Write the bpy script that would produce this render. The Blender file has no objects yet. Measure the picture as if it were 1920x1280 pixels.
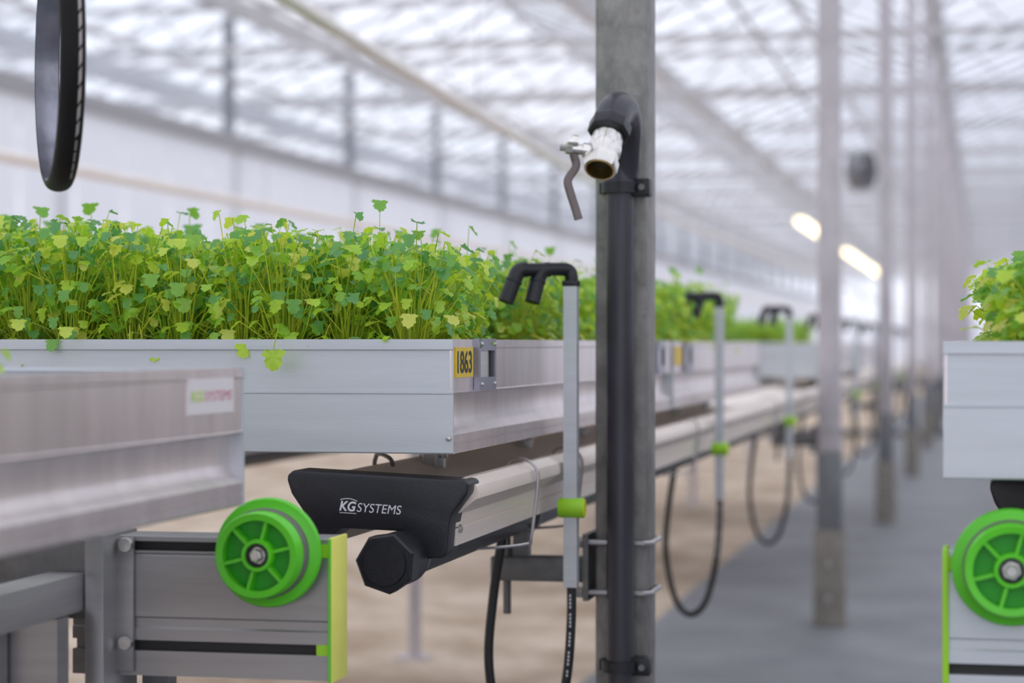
import bpy, bmesh, math, random
from mathutils import Vector, Matrix
random.seed(7)
scene = bpy.context.scene
C = scene.collection
# ------------------------------------------------------------------ camera
F = 4200.0            # focal length in pixels of the 1920-wide frame
HOR = 645.0           # row of the horizon
VPX = 1845.0          # column where the benches' long direction vanishes
H = 0.98              # eye height
TH = math.atan((VPX - 960) / F)
S_, C_ = math.sin(TH), math.cos(TH)
cd = bpy.data.cameras.new('camera'); cam = bpy.data.objects.new('camera', cd); C.objects.link(cam)
cd.sensor_width = 36; cd.lens = F / 1920 * 36
cam.location = (0, 0, H); cam.rotation_euler = (math.pi/2, 0, TH)
cd.shift_y = (HOR - 640) / 1920
cd.clip_start = .05; cd.clip_end = 400
cd.dof.use_dof = True; cd.dof.focus_distance = 2.76; cd.dof.aperture_fstop = 3.8
scene.camera = cam
# ------------------------------------------------------------------ world, exposure
w = bpy.data.worlds.new('world'); scene.world = w; w.use_nodes = True
nt = w.node_tree; bg = nt.nodes['Background']
tc = nt.nodes.new('ShaderNodeTexCoord'); mp = nt.nodes.new('ShaderNodeMapping')
mp.inputs['Scale'].default_value = (1.5, 1.5, 4)
nz = nt.nodes.new('ShaderNodeTexNoise'); nz.inputs['Scale'].default_value = 1.6; nz.inputs['Detail'].default_value = 5
cr = nt.nodes.new('ShaderNodeValToRGB')
cr.color_ramp.elements[0].position = .3; cr.color_ramp.elements[0].color = (.70, .73, .86, 1)
cr.color_ramp.elements[1].position = .7; cr.color_ramp.elements[1].color = (.90, .90, .97, 1)
nt.links.new(tc.outputs['Generated'], mp.inputs[0]); nt.links.new(mp.outputs[0], nz.inputs[0])
nt.links.new(nz.outputs[0], cr.inputs[0]); nt.links.new(cr.outputs[0], bg.inputs[0])
bg.inputs[1].default_value = 1.0
vs = scene.view_settings
vs.view_transform = 'Standard'; vs.look = 'None'; vs.gamma = 1; vs.use_curve_mapping = False
vs.exposure = 0.62
scene.cycles.transparent_max_bounces = 24
scene.cycles.max_bounces = 10; scene.cycles.diffuse_bounces = 5

# ------------------------------------------------------------------ measuring helpers
def P(px, py, D):
    """world point on the sight line of a pixel at camera depth D"""
    xr = (px - 960) / F * D
    return Vector((C_*xr - S_*D, S_*xr + C_*D, H - (py - HOR) / F * D))
def on_y(px, py, Y):
    dx = (px - 960) / F; t = Y / (S_*dx + C_)
    return Vector((t*(C_*dx - S_), Y, H - (py - HOR)/F*t))
def on_x(px, py, X):
    dx = (px - 960) / F; t = X / (C_*dx - S_)
    return Vector((X, t*(S_*dx + C_), H - (py - HOR)/F*t))
RIGHT = Vector((C_, S_, 0)); FWD = Vector((-S_, C_, 0)); UP = Vector((0, 0, 1))

# ------------------------------------------------------------------ materials
def mat(name, col, rough=.5, metal=0., var=0., vscale=20., stretch=(1, 1, 1), bump=0., bscale=60., col2=None, spec=.5, coat=0.):
    m = bpy.data.materials.new(name); m.use_nodes = True
    n = m.node_tree; b = n.nodes['Principled BSDF']
    b.inputs['Base Color'].default_value = (*col, 1); b.inputs['Roughness'].default_value = rough
    b.inputs['Metallic'].default_value = metal; b.inputs['Specular IOR Level'].default_value = spec
    b.inputs['Coat Weight'].default_value = coat
    if var or bump or col2:
        t = n.nodes.new('ShaderNodeTexCoord'); mpn = n.nodes.new('ShaderNodeMapping')
        mpn.inputs['Scale'].default_value = stretch
        n.links.new(t.outputs['Object'], mpn.inputs[0])
    if var or col2:
        z = n.nodes.new('ShaderNodeTexNoise'); z.inputs['Scale'].default_value = vscale; z.inputs['Detail'].default_value = 6
        z.inputs['Roughness'].default_value = .65
        r = n.nodes.new('ShaderNodeValToRGB')
        a = col2 if col2 else tuple(c*(1-var) for c in col)
        d = col if col2 else tuple(min(1, c*(1+var)) for c in col)
        r.color_ramp.elements[0].color = (*a, 1); r.color_ramp.elements[1].color = (*d, 1)
        r.color_ramp.elements[0].position = .32; r.color_ramp.elements[1].position = .68
        n.links.new(mpn.outputs[0], z.inputs[0]); n.links.new(z.outputs[0], r.inputs[0])
        n.links.new(r.outputs[0], b.inputs['Base Color'])
    if bump:
        z2 = n.nodes.new('ShaderNodeTexNoise'); z2.inputs['Scale'].default_value = bscale; z2.inputs['Detail'].default_value = 5
        bp = n.nodes.new('ShaderNodeBump'); bp.inputs['Strength'].default_value = bump; bp.inputs['Distance'].default_value = .01
        n.links.new(mpn.outputs[0], z2.inputs[0]); n.links.new(z2.outputs[0], bp.inputs['Height']); n.links.new(bp.outputs[0], b.inputs['Normal'])
    return m
M = {}
M['alu'] = mat('brushed_aluminium', (.74, .72, .72), .36, .9, .10, 6, (1, .4, 14), bump=.05, bscale=40)
M['alu_side'] = mat('mill_aluminium', (.76, .68, .665), .32, .9, .10, 5, (3, 6, .8), bump=.05, bscale=60)
M['alu_end'] = mat('matt_aluminium', (.60, .63, .655), .48, .5, .06, 5, (.6, 1, 9), bump=.03, bscale=80)
M['alu_trough'] = mat('extruded_aluminium', (.90, .79, .69), .38, .25, .07, 4, (6, .5, 6))
M['beam'] = mat('grey_extrusion', (.36, .35, .35), .42, .7, .08, 5, (.6, 1, 10))
M['slot'] = mat('dark_slot', (.03, .028, .028), .6)
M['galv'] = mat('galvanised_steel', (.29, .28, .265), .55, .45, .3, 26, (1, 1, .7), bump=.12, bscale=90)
M['galv_hazed'] = mat('hazed_galvanised_steel', (.60, .56, .58), .5, .3, .16, 9, (1, 1, .4))  # paler copy of the galvanised steel, distance haze put into its colour
M['galv_dark'] = mat('galvanised_bracket', (.19, .19, .19), .5, .6, .2, 30)
M['sleeve'] = mat('grey_sleeve', (.22, .225, .235), .5, .4, .15, 20)
M['steel'] = mat('zinc_wire', (.5, .48, .48), .35, .85)
M['bolt'] = mat('zinc_bolt', (.55, .53, .5), .35, .9, .2, 90)
M['black'] = mat('black_plastic', (.012, .012, .016), .42, 0, .15, 60, bump=.05, bscale=300)
M['rubber'] = mat('black_hose', (.01, .01, .011), .38)
M['tyre'] = mat('black_tyre', (.008, .007, .006), .5, spec=.18)
M['pvc'] = mat('dark_grey_pvc', (.038, .036, .048), .36, 0, .25, 14, (1, 1, .3))
M['white_print'] = mat('white_print', (.72, .72, .74), .5)
M['green'] = mat('green_plastic', (.10, .60, .012), .38, 0, .1, 8, coat=.1)
M['green_shaded'] = mat('shaded_green_plastic', (.012, .34, .006), .45)  # wheel green darkened: the shade of the recess is put into the colour
M['tread'] = mat('grey_tread_band', (.16, .15, .14), .6)
M['lime'] = mat('lime_plastic', (.86, .85, .16), .5, 0, .05, 12)
M['clip'] = mat('lime_clip', (.34, .70, .02), .45)
M['clip_end'] = mat('yellow_clip_face', (.75, .82, .03), .45)
M['nickel'] = mat('nickel_brass', (.80, .77, .72), .22, 1, .08, 40)
M['brass'] = mat('raw_brass', (.62, .45, .18), .3, 1)
M['lever'] = mat('grey_lever', (.16, .13, .125), .4, .6)
M['yellow'] = mat('yellow_label', (.80, .56, .03), .5)
M['ink'] = mat('black_ink', (.01, .01, .012), .5)
M['paper'] = mat('white_sticker', (.80, .74, .73), .5)
M['stick_green'] = mat('sticker_green', (.55, .75, .10), .5)
M['stick_red'] = mat('sticker_red', (.70, .22, .26), .5)
M['latch'] = mat('latch_steel', (.33, .33, .40), .35, .8)
M['pipe_white'] = mat('cream_pipe', (.98, .89, .82), .42, 0, .05, 4)
M['concrete'] = mat('aisle_concrete', (.29, .295, .31), .55, 0, 0, 2.2, bump=.15, bscale=30, col2=(.19, .195, .21))
M['bounce_floor'] = mat('bounce_concrete', (.62, .62, .63), .7, 0, .1, 2)
M['sand'] = mat('sandy_soil', (.84, .70, .55), .95, 0, 0, 2.6, bump=.5, bscale=14, col2=(.40, .28, .18))
M['base'] = mat('column_footing', (.27, .25, .215), .85, 0, .25, 12, bump=.2, bscale=50)
M['wall'] = mat('white_wall_panel', (.82, .82, .85), .6, 0, .04, 1.0)
M['frame_dark'] = mat('grey_wall_post', (.30, .31, .34), .6, .2)
M['gutter'] = mat('aluminium_gutter', (.66, .66, .68), .5, .2)
M['frame_mid'] = mat('grey_top_rail', (.40, .40, .42), .6, .2)
M['truss'] = mat('hazed_truss_steel', (.62, .61, .62), .55, .2)  # steel lightened so its colour carries the haze under the roof
M['screen'] = mat('folded_white_screen', (.85, .84, .85), .8)
M['soil'] = mat('peat', (.02, .014, .01), .95, 0, .4, 120, bump=.6, bscale=200)
M['flat'] = mat('black_flat', (.012, .012, .012), .45)
M['fan'] = mat('fan_grey', (.24, .24, .26), .5)
def emit(name, col, s):
    m = bpy.data.materials.new(name); m.use_nodes = True; n = m.node_tree
    b = n.nodes['Principled BSDF']; b.inputs['Base Color'].default_value = (*col, 1)
    b.inputs['Emission Color'].default_value = (*col, 1); b.inputs['Emission Strength'].default_value = s
    return m
M['lamp'] = emit('lamp_tube', (1, .84, .50), 2.4)
def glass():
    m = bpy.data.materials.new('roof_glass'); m.use_nodes = True; n = m.node_tree
    for x in list(n.nodes): n.nodes.remove(x)
    o = n.nodes.new('ShaderNodeOutputMaterial'); mx = n.nodes.new('ShaderNodeMixShader')
    t = n.nodes.new('ShaderNodeBsdfTransparent'); t.inputs[0].default_value = (.93, .95, .96, 1)
    g = n.nodes.new('ShaderNodeBsdfGlossy'); g.inputs['Roughness'].default_value = .05
    mx.inputs[0].default_value = .05
    n.links.new(t.outputs[0], mx.inputs[1]); n.links.new(g.outputs[0], mx.inputs[2]); n.links.new(mx.outputs[0], o.inputs[0])
    return m
M['glass'] = glass()
def translucent_panel():
    m = bpy.data.materials.new('translucent_wall_panel'); m.use_nodes = True; n = m.node_tree
    b = n.nodes['Principled BSDF']; b.inputs['Base Color'].default_value = (.88, .88, .90, 1); b.inputs['Roughness'].default_value = .5
    t = n.nodes.new('ShaderNodeBsdfTranslucent'); t.inputs[0].default_value = (.88, .89, .93, 1)
    mx = n.nodes.new('ShaderNodeMixShader'); mx.inputs[0].default_value = .5
    n.links.new(b.outputs[0], mx.inputs[1]); n.links.new(t.outputs[0], mx.inputs[2]); n.links.new(mx.outputs[0], n.nodes['Material Output'].inputs[0])
    return m
M['panel'] = translucent_panel()
def leafmat(name, cols, stem=False, transl=.45):
    m = bpy.data.materials.new(name); m.use_nodes = True; n = m.node_tree; b = n.nodes['Principled BSDF']
    o = n.nodes['Material Output']
    a = n.nodes.new('ShaderNodeAttribute'); a.attribute_name = 'tone'
    r = n.nodes.new('ShaderNodeValToRGB')
    while len(r.color_ramp.elements) < len(cols): r.color_ramp.elements.new(.5)
    for i, c in enumerate(cols):
        r.color_ramp.elements[i].position = i/(len(cols)-1); r.color_ramp.elements[i].color = (*c, 1)
    n.links.new(a.outputs['Fac'], r.inputs[0]); n.links.new(r.outputs[0], b.inputs['Base Color'])
    b.inputs['Roughness'].default_value = .30; b.inputs['Specular IOR Level'].default_value = .8
    tr = n.nodes.new('ShaderNodeBsdfTranslucent'); mx = n.nodes.new('ShaderNodeMixShader')
    hs = n.nodes.new('ShaderNodeHueSaturation'); hs.inputs['Hue'].default_value = .485; hs.inputs['Value'].default_value = 1.35
    n.links.new(r.outputs[0], hs.inputs['Color']); n.links.new(hs.outputs[0], tr.inputs[0])
    mx.inputs[0].default_value = transl
    n.links.new(b.outputs[0], mx.inputs[1]); n.links.new(tr.outputs[0], mx.inputs[2]); n.links.new(mx.outputs[0], o.inputs[0])
    return m
M['leaf'] = leafmat('coriander_leaf', [(.13, .37, .12), (.19, .48, .08), (.38, .66, .05), (.56, .80, .05), (.78, .78, .16)])
M['stem'] = leafmat('coriander_stem', [(.34, .50, .05), (.56, .68, .07), (.76, .76, .10)], transl=.45)

# ------------------------------------------------------------------ mesh helpers
class MB:
    def __init__(s): s.v = []; s.f = []; s.mi = []; s.cur = 0; s.tone = []; s.t = .5
    def add(s, vs_, fs):
        o = len(s.v); s.v += [tuple(p) for p in vs_]
        for f in fs: s.f.append([i+o for i in f]); s.mi.append(s.cur); s.tone.append(s.t)
        return s
    def box(s, x0, x1, y0, y1, z0, z1, bev=0):
        x0, x1 = min(x0, x1), max(x0, x1); y0, y1 = min(y0, y1), max(y0, y1); z0, z1 = min(z0, z1), max(z0, z1)
        if bev:
            bm = bmesh.new(); bmesh.ops.create_cube(bm, size=1)
            for v in bm.verts: v.co = Vector((x0+(v.co.x+.5)*(x1-x0), y0+(v.co.y+.5)*(y1-y0), z0+(v.co.z+.5)*(z1-z0)))
            bmesh.ops.bevel(bm, geom=bm.edges[:], offset=bev, segments=2, profile=.5, affect='EDGES')
            return s.bm(bm)
        p = [(x, y, z) for x in (x0, x1) for y in (y0, y1) for z in (z0, z1)]
        return s.add(p, [(0, 1, 3, 2), (4, 6, 7, 5), (0, 4, 5, 1), (2, 3, 7, 6), (0, 2, 6, 4), (1, 5, 7, 3)])
    def bm(s, bm):
        bm.verts.index_update()
        s.add([v.co.copy() for v in bm.verts], [[v.index for v in f.verts] for f in bm.faces]); bm.free(); return s
    def prism(s, poly, fn, a, b, bev=0, seg=2):
        """extrude polygon points (u,v) from a to b; fn(u,v,t)->xyz"""
        n = len(poly)
        vs_ = [fn(u, v, a) for u, v in poly] + [fn(u, v, b) for u, v in poly]
        fs = [list(range(n))[::-1], list(range(n, 2*n))] + [(i, (i+1) % n, n+(i+1) % n, n+i) for i in range(n)]
        bm = bmesh.new(); V = [bm.verts.new(p) for p in vs_]
        for f in fs: bm.faces.new([V[i] for i in f])
        bmesh.ops.recalc_face_normals(bm, faces=bm.faces[:])
        if bev:
            bmesh.ops.bevel(bm, geom=bm.edges[:], offset=bev, segments=seg, profile=.5, affect='EDGES', clamp_overlap=True)
        return s.bm(bm)
    def tube(s, pts, r, n=10, cap=True, flat=None):
        pts = [Vector(p) for p in pts]; m = len(pts)
        rs = r if isinstance(r, (list, tuple)) else [r]*m
        t0 = (pts[1]-pts[0]).normalized()
        nrm = t0.orthogonal().normalized() if flat is None else (Vector(flat) - t0*t0.dot(Vector(flat))).normalized()
        vs_ = []; fs = []
        for i, p in enumerate(pts):
            if i == 0: t = t0
            elif i == m-1: t = (pts[-1]-pts[-2]).normalized()
            else: t = ((pts[i+1]-p).normalized()+(p-pts[i-1]).normalized()).normalized()
            nrm = (nrm - t*nrm.dot(t)).normalized(); bn = t.cross(nrm)
            for k in range(n):
                a = 2*math.pi*(k+.5)/n
                vs_.append(p + (nrm*math.cos(a)*(.45 if flat else 1) + bn*math.sin(a))*rs[i])
        for i in range(m-1):
            for k in range(n):
                k2 = (k+1) % n
                fs.append((i*n+k, i*n+k2, (i+1)*n+k2, (i+1)*n+k))
        if cap: fs.append(list(range(n))[::-1]); fs.append([(m-1)*n+k for k in range(n)])
        return s.add(vs_, fs)
    def lathe(s, prof, org, ax, n=32, closed=False, ref=None, cap=False):
        """profile (radius, height) turned about ax through org"""
        ax = Vector(ax).normalized(); e1 = ax.orthogonal().normalized() if ref is None else Vector(ref).normalized(); e2 = ax.cross(e1); org = Vector(org)
        vs_ = []; fs = []; m = len(prof)
        for r, h in prof:
            for k in range(n):
                a = 2*math.pi*k/n
                vs_.append(org + ax*h + (e1*math.cos(a)+e2*math.sin(a))*r)
        for i in range(m if closed else m-1):
            j = (i+1) % m
            for k in range(n):
                k2 = (k+1) % n
                fs.append((i*n+k, i*n+k2, j*n+k2, j*n+k))
        if not closed:
            if cap and prof[0][0] > 1e-6: fs.append(list(range(n))[::-1])
            if cap and prof[-1][0] > 1e-6: fs.append([(m-1)*n+k for k in range(n)])
        return s.add(vs_, fs)
    def build(s, name, m, parent=None, smooth=35, tone=False, link=True):
        me = bpy.data.meshes.new(name); me.from_pydata(s.v, [], s.f)
        ms = m if isinstance(m, (list, tuple)) else [m]
        for x in ms: me.materials.append(M[x] if isinstance(x, str) else x)
        if len(ms) > 1: me.polygons.foreach_set('material_index', s.mi)
        if tone:
            at = me.attributes.new('tone', 'FLOAT', 'FACE'); at.data.foreach_set('value', s.tone)
        if not tone:
            bm = bmesh.new(); bm.from_mesh(me); bmesh.ops.remove_doubles(bm, verts=bm.verts[:], dist=1e-6)
            bmesh.ops.recalc_face_normals(bm, faces=bm.faces[:]); bm.to_mesh(me); bm.free()
        if smooth:
            me.polygons.foreach_set('use_smooth', [True]*len(me.polygons)); me.set_sharp_from_angle(angle=math.radians(smooth))
        me.update()
        if not link: return me
        o = bpy.data.objects.new(name, me); C.objects.link(o)
        if parent: adopt(o, parent)
        return o
def adopt(o, p):
    o.parent = p
    if p.type == 'EMPTY': o.matrix_parent_inverse = Matrix.Translation(-p.location)
def thing(name, label, cat, loc=(0, 0, 0), group=None, kind=None):
    e = bpy.data.objects.new(name, None); C.objects.link(e); e.location = loc; e.empty_display_size = .05
    return tag(e, label, cat, group, kind)
def tag(o, label=None, cat=None, group=None, kind=None):
    if label: o['label'] = label
    if cat: o['category'] = cat
    if group: o['group'] = group
    if kind: o['kind'] = kind
    return o
def copy_tree(o, loc, parent=None):
    c = o.copy(); C.objects.link(c)
    if parent: c.parent = parent
    else: c.location = loc
    for ch in o.children: copy_tree(ch, None, c)
    return c
def word_mesh(txt, size=1, shear=0, bold=0, spacing=1.0):
    cu = bpy.data.curves.new('t', 'FONT'); cu.body = txt; cu.size = size; cu.shear = shear; cu.offset = bold; cu.space_character = spacing
    cu.extrude = 0; o = bpy.data.objects.new('t', cu); C.objects.link(o)
    dg = bpy.context.evaluated_depsgraph_get(); me = bpy.data.meshes.new_from_object(o.evaluated_get(dg))
    bpy.data.objects.remove(o); bpy.data.curves.remove(cu); return me
def lettering(name, txt, fn, u0, u1, v0, v1, m, parent, **k):
    """flat lettering fitted to u0..u1 x v0..v1 on a surface; fn(u,v)->xyz"""
    me = word_mesh(txt, **k); xs = [v.co.x for v in me.vertices]; ys = [v.co.y for v in me.vertices]
    a, b, c, d = min(xs), max(xs), min(ys), max(ys)
    for v in me.vertices:
        v.co = fn(u0+(v.co.x-a)/(b-a)*(u1-u0), v0+(v.co.y-c)/(d-c)*(v1-v0))
    me.materials.clear(); me.materials.append(M[m]); o = bpy.data.objects.new(name, me); C.objects.link(o); adopt(o, parent); return o
ORD = ['nearest', 'second', 'third', 'fourth', 'fifth', 'sixth', 'seventh', 'eighth', 'ninth', 'tenth', 'eleventh', 'twelfth', 'thirteenth', 'fourteenth', 'fifteenth', 'sixteenth', 'seventeenth', 'eighteenth', 'nineteenth', 'twentieth', 'twenty-first', 'twenty-second', 'twenty-third', 'twenty-fourth']

# ================================================================== SETTING
YEND = 108.0; YBEG = -7.0; XL = -7.65; XR = 10.15
AIS = -1.14
SP = 4.55; COLX = -.527; COLY = 3.33
tag(MB().box(AIS, XR, YBEG, YEND, -.2, 0).build('floor', 'concrete'), kind='structure')
tag(MB().box(XL-3*3.56, XL-.13, YBEG, YEND, -.2, 0).build('floor', 'bounce_floor'), kind='structure')  # unseen bay floor, made pale to bounce light onto the side wall
# uneven sandy soil under the benches
g = MB(); nx, ny = 40, 300
def soilz(x, y):
    e = min(1, max(0, (AIS-x)/.25))
    return -.012 + e*(.016*math.sin(x*5.1+math.sin(y*1.7)*2)+.014*math.sin(y*3.3+x*2.2)+.012*math.sin(y*7.9-x*6.1)+.01*random.uniform(-1, 1))
vv = [(XL+(AIS-XL)*i/nx, YBEG+(YEND-YBEG)*(j/ny)**1.6, 0) for j in range(ny+1) for i in range(nx+1)]
vv = [(x, y, soilz(x, y)) for x, y, _ in vv]
g.add(vv, [(j*(nx+1)+i, j*(nx+1)+i+1, (j+1)*(nx+1)+i+1, (j+1)*(nx+1)+i) for j in range(ny) for i in range(nx)])
tag(g.build('ground', 'sand', smooth=80), kind='structure')
NCOL = 23
COLS = [COLY + SP*i for i in range(NCOL)]
WTOP = 3.08; GUT = 4.45; RDG = 5.25
def side_wall(name, X, sgn):
    wl = MB().box(X, X-sgn*.12, YBEG, YEND, -.1, .25).build(name, 'wall'); tag(wl, kind='structure')
    me = None
    y = COLY - 2*SP; n = 0
    while y < YEND-1:
        for k in range(4):
            a = y + SP*k/4 + .012; b = y + SP*(k+1)/4 - .012
            if me is None:
                me = MB().add([(0, 0, .25), (0, b-a, .25), (0, b-a, WTOP-.06), (0, 0, WTOP-.06)], [(0, 1, 2, 3)]).build('wall_panel', 'panel', link=False)
            o = bpy.data.objects.new('wall_panel', me); C.objects.link(o); o.parent = wl; o.location = (X-sgn*.02, a, 0)
        y += SP
    MB().box(X+sgn*.03, X-sgn*.1, YBEG, YEND, WTOP-.08, WTOP+.08).build('top_rail', 'frame_mid', wl)
    MB().box(X+sgn*.0, X-sgn*.05, YBEG, YEND, 3.72, 3.77).build('glazing_rail', 'gutter', wl)
    gm = MB(); gm.add([(X-sgn*.03, YBEG, WTOP), (X-sgn*.03, YEND, WTOP), (X-sgn*.03, YEND, GUT), (X-sgn*.03, YBEG, GUT)], [(0, 1, 2, 3)])
    gm.build('upper_pane', 'glass', wl)
side_wall('wall_left', XL, 1)
side_wall('wall_right', XR, -1)
wb = MB().add([(XL, YEND, -.1), (XR, YEND, -.1), (XR, YEND, 2.2), (XL, YEND, 2.2)], [(0, 1, 2, 3)]).build('wall_back', 'panel'); tag(wb, kind='structure')
for i in range(20):
    x = XL + (XR-XL)*i/19
    MB().box(x-.04, x+.04, YEND-.03, YEND-.001, 0, GUT).build('mullion', 'gutter', wb)
gm = MB(); gm.add([(XL, YEND+.02, 2.2), (XR, YEND+.02, 2.2), (XR, YEND+.02, GUT), (XL, YEND+.02, GUT)], [(0, 1, 2, 3)]); gm.build('upper_pane', 'glass', wb)
# wall posts of the left wall
wp = MB().box(-.05, .05, -.055, .055, 0, GUT-.06).build('wall_post', 'frame_dark')
tag(wp, 'grey upright post standing against the long white side wall', 'post', 'posts along the white side wall'); wp.location = (XL-.10, COLS[0]+.85, 0)
for y in COLS[1:]:
    c = wp.copy(); C.objects.link(c); c.location = (XL-.10, y+.85, 0)
# roof: gutters, ridges, glazing
SPAN = 3.56; XO = XL-3*SPAN; GX = [XO + SPAN*i for i in range(9)]
GN = ['over the outermost bay behind the white wall', 'over the middle bay behind the white wall', 'over the near bay behind the white wall', 'above the white side wall', 'over the back of the benches', 'on top of the column row', 'over the right hand benches', 'over the far right bay', 'above the right side wall']
for x, nm in zip(GX, GN):
    gb = MB(); gb.prism([(-.11, .12), (-.10, .12), (-.06, .01), (.06, .01), (.10, .12), (.11, .12), (.07, -.04), (-.07, -.04)], lambda u, v, t: (x+u, t, GUT+v), YBEG, YEND)
    tag(gb.build('roof_gutter', 'gutter'), 'long grey roof gutter running ' + nm, 'gutter')
rf = MB()
for i in range(8):
    xm = GX[i]+SPAN/2
    for (a, b) in ((GX[i]+.1, xm), (GX[i+1]-.1, xm)):
        rf.add([(a, YBEG, GUT+.12), (b, YBEG, RDG), (b, YEND, RDG), (a, YEND, GUT+.12)], [(0, 1, 2, 3)])
rf = tag(rf.build('roof_glazing', 'glass'), kind='structure')
rb = MB()
for i in range(8):
    xm = GX[i]+SPAN/2
    rb.box(xm-.04, xm+.04, YBEG, YEND, RDG-.02, RDG+.05)
    y = YBEG+.5
    while y < YEND:
        for a in (GX[i]+.1, GX[i+1]-.1):
            h = .018
            rb.add([(a, y-h, GUT+.07), (a, y+h, GUT+.07), (xm, y+h, RDG-.05), (xm, y-h, RDG-.05), (a, y-h, GUT+.13), (a, y+h, GUT+.13), (xm, y+h, RDG+.01), (xm, y-h, RDG+.01)],
                   [(0, 1, 2, 3), (4, 5, 6, 7), (0, 1, 5, 4), (1, 2, 6, 5), (2, 3, 7, 6), (3, 0, 4, 7)])
        y += SP/4
tag(rb.build('glazing_bars', 'gutter', rf, smooth=0), kind='stuff')
# lattice trusses, one at each column line
tr = thing('roof_truss', 'grey lattice roof truss spanning the hall under the glass', 'truss', group='lattice trusses across the roof')
TB = 3.93
MB().box(XO+.15, XR-.15, -.03, .03, GUT-.11, GUT-.045).build('top_chord', 'truss', tr)
MB().box(XO+.15, XR-.15, -.03, .03, TB-.03, TB+.03).build('bottom_chord', 'truss', tr)
lt = MB(); x = XO+.15; k = 0
while x < XR-.6:
    lt.tube([(x, 0, TB if k % 2 else GUT-.08), (x+.45, 0, GUT-.08 if k % 2 else TB)], .014, 6); x += .45; k += 1
lt.build('lattice', 'truss', tr)
sc = MB(); sc.prism([(-.04, -.03), (-.01, -.055), (.035, -.05), (.055, -.01), (.04, .03), (-.02, .035)], lambda u, v, t: (t, u+.12, TB+.03+v), XO+.3, XR-.3)
sc.build('folded_screen', 'screen', tr)
tr.location = (0, COLS[0], 0)
for y in COLS[1:]: copy_tree(tr, (0, y, 0))
# overhead steel tension wires / purlins along the hall
for x, z, nm in ((-5.9, 3.9, 'nearer the side wall'), (-2.05, 3.9, 'over the planted benches'), (1.3, 3.9, 'over the aisle right of the columns')):
    tag(MB().tube([(x, YBEG, z-.06), (x, YEND, z-.06)], .024, 8).build('roof_tie_bar', 'truss'), 'thin grey tie bar below the roof trusses ' + nm, 'bar')

# ================================================================== COLUMNS
CW, CDp = .039, .047      # half width, half depth
col = thing('support_column', 'c', 'column', group='row of galvanised support columns')
MB().box(-CW, CW, -CDp, CDp, .33, GUT-.05, bev=.007).build('steel_post', 'galv', col)
fb = MB(); fb.box(-.054, .054, -.054, .054, 0, .335, bev=.008); fb.build('concrete_footing', 'base', col)
for s in (-1, 1):
    for z in (.1, .22): MB().lathe([(0, -.012), (.011, -.012), (.011, 0), (0, 0)], (s*.0+.0, -.054, z), (0, 1, 0), 6).build('anchor_bolt', 'bolt', col) if s > 0 else None
pl = MB(); pl.box(-CW-.012, CW+.012, -CDp-.006, CDp+.006, GUT-.12, GUT-.045); pl.build('head_plate', 'gutter', col)
far_post = MB().box(-CW, CW, -CDp, CDp, .33, GUT-.05, bev=.007).build('steel_post', 'galv_hazed', link=False)
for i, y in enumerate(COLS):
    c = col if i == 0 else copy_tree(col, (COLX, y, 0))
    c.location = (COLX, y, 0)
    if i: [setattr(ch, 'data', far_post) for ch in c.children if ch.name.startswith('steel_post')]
    if i: MB().box(COLX-CW-.004, COLX+CW+.004, y-CDp-.004, y+CDp+.004, .336, .60, bev=.003).build('lower_sleeve', 'sleeve', c)
    if i == 0: c['label'] = 'large galvanised column in the foreground carrying the dark water pipe'
    elif i < 8: c['label'] = 'galvanised column on concrete footing, %s in the row from the camera' % ORD[i]
    else: c['label'] = 'blurred far galvanised column near the vanishing end of the row'

# ================================================================== WATER PIPE AND VALVE ON THE NEAREST COLUMN
yf = COLY - CDp
PX = on_y(1163.5, 800, yf-.022).x
wpipe = thing('water_pipe', 'dark grey water riser pipe clamped to the nearest column', 'pipe', (PX, yf-.022, 0))
pr = .0203; py_ = yf - .023
zc = on_y(1165, 350, py_).z
MB().tube([(PX, py_, .0), (PX, py_, zc+.01)], pr, 28).build('riser', 'pvc', wpipe)
def dof(p): return (Vector(p)-Vector((0, 0, H))).dot(FWD)
D0 = dof((PX, py_, zc))
path = [Vector((PX, py_, zc)), P(1172, 312, D0-.005), P(1174, 275, D0-.018), P(1174, 243, D0-.035), P(1169, 217, D0-.06), P(1161, 206, D0-.085), P(1151, 214, D0-.11), P(1145, 234, D0-.128)]
def smooth_path(pts, k=6):
    out = []
    for i in range(len(pts)-1):
        p0, p1, p2, p3 = pts[max(i-1, 0)], pts[i], pts[i+1], pts[min(i+2, len(pts)-1)]
        for j in range(k):
            t = j/k
            out.append(.5*((2*p1)+(p2-p0)*t+(2*p0-5*p1+4*p2-p3)*t*t+(-p0+3*p1-3*p2+p3)*t**3))
    out.append(pts[-1].copy()); return out
sp = smooth_path([Vector(p) for p in path])
rs = [.0215 + .0045*min(1, max(0, (i-12)/14)) for i in range(len(sp))]
MB().tube(sp, rs, 26).build('gooseneck', 'pvc', wpipe)
MB().lathe([(pr, 0), (.0245, 0), (.0245, .038), (pr, .038)], (PX, py_, zc+.004), UP, 28).build('socket_collar', 'pvc', wpipe)
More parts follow.
